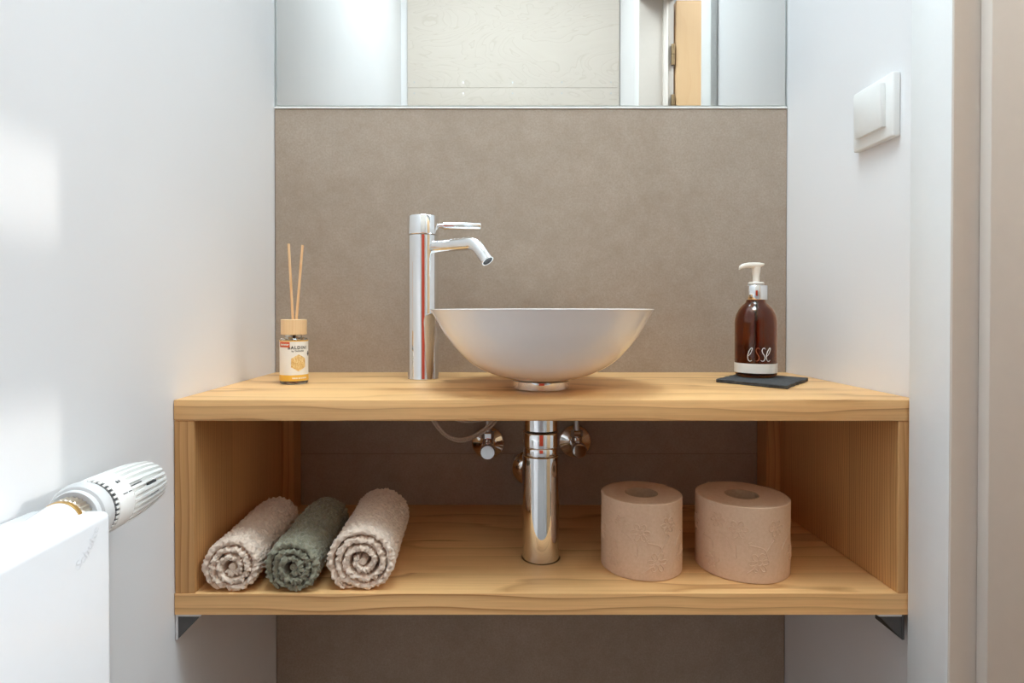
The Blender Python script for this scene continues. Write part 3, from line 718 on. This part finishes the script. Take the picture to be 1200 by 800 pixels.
# ---------------------------------------------------------------- toilet rolls
def toilet_roll(x, y, r, h, seam, seed, lab):
    root = thing('toilet_roll', lab, 'toilet roll', (x, y, .6203), group='toilet rolls on the lower shelf')
    ri = .0215; n = 120; vs, fs = [], []
    def rad(a, z):
        d = (a - seam) % (2 * PI) / (2 * PI)
        return r * (1 - .014 * d) + .0006 * noise.noise((math.cos(a) * 2, math.sin(a) * 2, z * 40 + seed)) + (.0014 if d < .02 else 0)
    zs = [(-.0010, 0), (0, .0008), (0, .004), (0, .02), (0, .05), (0, h - .02), (0, h - .004), (0, h - .0008), (-.0010, h)]
    for dr_, z in zs:
        for i in range(n):
            a = 2 * PI * i / n; R2 = rad(a, z) + dr_; vs.append((R2 * math.cos(a), R2 * math.sin(a), z + (.0006 * noise.noise((math.cos(a) * 3, math.sin(a) * 3, seed)) if z >= h - .001 else 0)))
    k = len(zs)
    for j in range(k - 1):
        for i in range(n): fs.append((j * n + i, j * n + (i + 1) % n, (j + 1) * n + (i + 1) % n, (j + 1) * n + i))
    obj('paper_side', (vs, fs), M['tissue'], root, True, 50)
    # top and bottom: wound layers as slight steps
    rings = 22
    for e, z in ((0, .0008), (1, h - .0008)):
        tv, tf = [], []; o_ = 0
        for j in range(rings + 1):
            for i in range(n):
                a = 2 * PI * i / n; f = j / rings; R2 = ri + (rad(a, z) - .0012 - ri) * f
                tv.append((R2 * math.cos(a), R2 * math.sin(a), z + (1 if e else -1) * (.0004 * (j % 2) + .0005 * noise.noise((R2 * 300, a * 2, seed)) * f)))
        for j in range(rings):
            for i in range(n): tf.append((o_ + j * n + i, o_ + j * n + (i + 1) % n, o_ + (j + 1) * n + (i + 1) % n, o_ + (j + 1) * n + i))
        obj('wound_layers', (tv, tf), M['tissue_end'], root, True, 60)
    obj('card_core', g_lathe([(ri, .0012), (ri, h - .0005), (ri - .0011, h - .0005), (ri - .0011, .0012)], 48, closed=True), M['card'], root)
    # loose outer sheet edge
    ts = [Vector(((rad(seam, z) + .0006) * math.cos(seam + .01), (rad(seam, z) + .0006) * math.sin(seam + .01), z)) for z in [h * i / 12 for i in range(13)]]
    obj('sheet_edge', g_tube(ts, .0006, 6), M['tissue'], root)
    # embossed flowers and tendrils, raised from the paper
    def on(a, z): R2 = rad(a, z) + .0001; return Vector((R2 * math.cos(a), R2 * math.sin(a), z))
    def flower(a0, z0, s):
        gs = []
        for p in range(6):
            th_ = p * PI / 3 + seed; pl = []
            for q_ in range(13):
                u = q_ / 12 * PI; rr = s * (.3 + .75 * math.sin(u)); tt = th_ + .42 * math.cos(u) * -1
                pl.append(on(a0 + rr * math.cos(tt) / r, z0 + rr * math.sin(tt)))
            gs.append(g_tube(pl, .00075, 6))
        gs.append(g_tube([on(a0 + .28 * s * math.cos(k * PI / 6) / r, z0 + .28 * s * math.sin(k * PI / 6)) for k in range(13)], .0007, 6))
        obj('embossed_flower', join_geo(*gs), M['tissue'], root)
    def tendril(p):
        sp_ = smooth_path([(a, 0, z) for a, z in p], 8)
        obj('embossed_tendril', g_tube([on(v_.x, v_.z) for v_ in sp_], .00075, 6), M['tissue'], root)
    fa_ = math.atan2(-y, -x)               # side turned to the room's front
    rv = random.Random(int(seed * 10))
    for (da, z, s) in ((.75, .066, .010), (-.05, .060, .011), (.45, .020, .012), (-.55, .068, .009), (-.70, .024, .010), (1.25, .030, .010), (-1.2, .052, .011), (2.2, .06, .01), (-2.2, .03, .01)):
        flower(fa_ + da + rv.uniform(-.1, .1), z + rv.uniform(-.006, .006), s)
    for (a0, z0, a1, z1) in ((.55, .030, .15, .048), (.45, .034, .70, .054), (-.5, .058, -.2, .040), (-.2, .050, -.1, .030), (-.6, .034, -.9, .046), (.9, .04, 1.2, .055), (.1, .012, .32, .016)):
        tendril([(fa_ + a0, z0), (fa_ + (a0 * .6 + a1 * .4) + .06, (z0 + z1) / 2 + .004), (fa_ + a1, z1), (fa_ + a1 + .05 * (1 if a1 < a0 else -1), z1 + .003)])
    return root
toilet_roll(.1938, .777, .0525, .0955, math.radians(38), 2.1, 'slimmer unbleached brown toilet roll standing nearer the chrome trap')
toilet_roll(.3262, .776, .0585, .0935, math.radians(112), 6.4, 'wider unbleached brown toilet roll standing nearer the wooden side panel')

# ---------------------------------------------------------------- light switch
sw = thing('light_switch', 'square white light switch on the wall beside the door casing', 'light switch', (XR, .774, 1.2127))
obj('frame_plate', g_box(-.0105, -.0004, -.0405, .0405, -.0400, .0400, .0022, 3), M['plastic'], sw)
rk = g_box(-.0068, 0, -.0280, .0280, -.0280, .0280, .0010, 2)
obj('rocker', g_xf(rk, Matrix.Translation((-.0105, 0, .003)) @ Matrix.Rotation(math.radians(-2.5), 4, 'Y')), M['plastic'], sw)

# ---------------------------------------------------------------- radiator with thermostat
ra = thing('radiator', 'white panel radiator with thermostat head on the side wall', 'radiator', (-.3385, .47, .0))
RX0, RX1, RT = -.371 + .3385, -.3064 + .3385, .796
obj('panel', g_box(RX0, RX1, -.77, 0, .28, RT, .006, 4), M['radiator'], ra, True, 60)
for y in (-.62, -.12): obj('wall_hook', g_box(XL + .3385 + .0008, RX0 + .002, y, y + .03, .5, .72), M['steel'], ra, False)
def arcmap(x, y):                                   # arched brand lettering on the front face
    R3 = .042; a = x / R3
    cy_, cz_ = -.0300 - .026, .7865 + .016
    ang = math.radians(-44) + a
    return Vector((RX1 + .0007, cy_ + (R3 - y) * math.cos(ang), cz_ + (R3 - y) * math.sin(ang)))
tg = text_geo('Schulte', .0108, arcmap, 1.08, 0.0)
n = len(tg[0]); back = [v_ - Vector((.0010, 0, 0)) for v_ in tg[0]]
obj('embossed_lettering', (tg[0] + back, tg[1] + [tuple(i + n for i in f) for f in tg[1]]), M['radiator'], ra, False)
AZ = .7886; ay = lambda y: y - .47
def along(name, prof, m, n=64, par=None): return obj(name, g_xf(g_lathe(prof, n), axis_mat((0, 0, AZ), (0, 1, 0))), m, par or ra)
along('valve_stub', [(0, ay(.385)), (.0120, ay(.385)), (.0135, ay(.43)), (.0165, ay(.452)), (.0165, ay(.456)), (0, ay(.456))], M['radiator'])
along('brass_ring', [(0, ay(.456)), (.0172, ay(.4562)), (.0174, ay(.459)), (.0168, ay(.4605)), (0, ay(.4605))], M['brass'])
kn = []
nn = 28
for j, (r0, y) in enumerate(((.0165, .4606), (.0175, .4625), (.0175, .4700), (.0165, .4718))):
    for i in range(nn * 2):
        a = PI * i / nn; rr = r0 - (.0014 if i % 2 else 0); kn.append((rr * math.cos(a), ay(y), AZ + rr * math.sin(a)))
kf = [(j * nn * 2 + i, j * nn * 2 + (i + 1) % (nn * 2), (j + 1) * nn * 2 + (i + 1) % (nn * 2), (j + 1) * nn * 2 + i) for j in range(3) for i in range(nn * 2)]
obj('union_nut', (kn, kf), M['nickel'], ra, False)
along('collar', [(.0140, ay(.4705)), (.0205, ay(.4708)), (.0212, ay(.4722)), (.0212, ay(.4745)), (.0235, ay(.4752)), (.0252, ay(.4775)), (.0256, ay(.481)), (.0250, ay(.4845)), (.0240, ay(.4855)), (0, ay(.4855))], M['grey_plastic'])
# toothed dark ring between collar and cap
along('scale_ring', [(0, ay(.4856)), (.0230, ay(.4856)), (.0230, ay(.4925)), (0, ay(.4925))], M['dark'])
tg_ = []
for i in range(34):
    a = 2 * PI * i / 34
    b_ = g_box(-.0010, .0010, ay(.4885), ay(.4924), .0222, .0240)
    tg_.append(g_xf(b_, Matrix.Translation((0, 0, AZ)) @ Matrix.Rotation(a, 4, 'Y')))
obj('ring_teeth', join_geo(*tg_), M['plastic'], ra, False)
hp = [(0, .4926), (.0240, .4926), (.0247, .4937), (.0250, .503), (.0248, .512)]
head = along('thermostat_head', [(r, ay(y)) for r, y in hp] + [(.0218, ay(.513)), (.0210, ay(.530)), (.0194, ay(.552)), (.0164, ay(.567)), (.010, ay(.570)), (0, ay(.571))], M['plastic'])
NR = 26
for i in range(NR):
    a = 2 * PI * (i + .5) / NR
    hw = .0016
    sec = [(.5125, .0210, .0248), (.522, .0205, .0248), (.535, .0198, .0244), (.548, .0188, .0236), (.560, .0172, .0222), (.5685, .0156, .0206), (.5735, .0140, .0184)]
    vs, fs = [], []
    for y, r0, r1 in sec:
        vs += [(-hw, ay(y), r0), (-hw * .75, ay(y), r1), (hw * .75, ay(y), r1), (hw, ay(y), r0)]
    for j in range(len(sec) - 1):
        for k_ in range(4): fs.append((j * 4 + k_, j * 4 + (k_ + 1) % 4, j * 4 + 4 + (k_ + 1) % 4, j * 4 + 4 + k_))
    fs += [(0, 1, 2, 3), tuple((len(sec) - 1) * 4 + q_ for q_ in range(4))]
    obj('grip_rib', g_xf((vs, fs), Matrix.Translation((0, 0, AZ)) @ Matrix.Rotation(a, 4, 'Y')), M['plastic'], head, False)
for a, y0, y1, wd in ((58, .514, .531, .0008), (76, .514, .531, .0008), (70, .538, .550, .0008), (94, .540, .552, .0008)):
    obj('vent_slot', g_xf(g_box(-wd, wd, ay(y0), ay(y1), .0150, .0226), Matrix.Translation((0, 0, AZ)) @ Matrix.Rotation(math.radians(a), 4, 'Y')), M['dark'], head, False)
def headmap(a0, y0, r):
    def f(x, y):
        a = a0 + x / r; return Vector((r * math.sin(a), ay(y0) + y, AZ + r * math.cos(a)))
    return f
obj('scale_marks', join_geo(*[g_xf(g_box(-.0004, .0004, ay(y0), ay(y1), .0245, .02525), Matrix.Translation((0, 0, AZ)) @ Matrix.Rotation(math.radians(66), 4, 'Y')) for y0, y1 in ((.4990, .5045), (.5065, .5105))]), M['dark'], head, False)
obj('scale_number', text_geo('2', .0062, headmap(math.radians(38), .5010, .0254)), M['dark'], head, False)

# ---------------------------------------------------------------- rust red cloth and rail added behind the camera for streaks in the chrome
rl = thing('added_rail', 'added slim steel rail on the plywood behind the camera, carrying the stand-in red cloth', 'added rail', (.04, YR + .0136, 1.235))
obj('rail', g_tube([(-.27, .05, 0), (.27, .05, 0)], .006, 12), M['steel'], rl)
for x in (-.26, .26): obj('rail_post', g_tube([(x, 0, 0), (x, .046, 0)], .007, 12), M['steel'], rl)
vs, fs = [], []; nx_, th = 48, .003
path = [(.0375, -.60 + .05 * i) for i in range(12)] + [(.05 - .0125 * math.cos(a), .0125 * math.sin(a)) for a in [PI * k / 8 for k in range(9)]] + [(.0625, -.05 * i) for i in range(1, 13)]
NJ = len(path)
for s_ in (0, 1):
    for j, (py, pz) in enumerate(path):
        for i in range(nx_ + 1):
            u = i / nx_ - .5; drop = max(0.0, -pz)
            fold = .010 * min(1, drop * 4) * math.sin(u * 24 + drop * 2) * (1 if py > .05 else .35)
            out_ = -1 if py < .05 else (1 if py > .05 else 0)
            if drop == 0:
                d = Vector((py - .05, pz)).normalized() * (s_ * th); y_, z_ = py + d.x, pz + d.y
            else: y_, z_ = py + out_ * s_ * th + fold, pz
            vs.append((u * .42 * (1 + .03 * math.sin(drop * 9)), y_, z_))
W_ = nx_ + 1; NN = W_ * NJ
for s_ in (0, 1):
    for j in range(NJ - 1):
        for i in range(nx_): a = s_ * NN + j * W_ + i; fs.append((a, a + 1, a + W_ + 1, a + W_))
for j in range(NJ - 1):
    for i in (0, nx_): a = j * W_ + i; fs.append((a, a + W_, a + W_ + NN, a + NN))
for i in range(nx_):
    for j in (0, NJ - 1): a = j * W_ + i; fs.append((a, a + 1, a + 1 + NN, a + NN))
co = obj('reflection_cloth', (vs, fs), M['rust_cloth']); co.location = (.04, YR + .0136, 1.235)
tag(co, 'rust red cloth added behind the camera in place of an unseen person, for red streaks in the chrome', 'cloth')
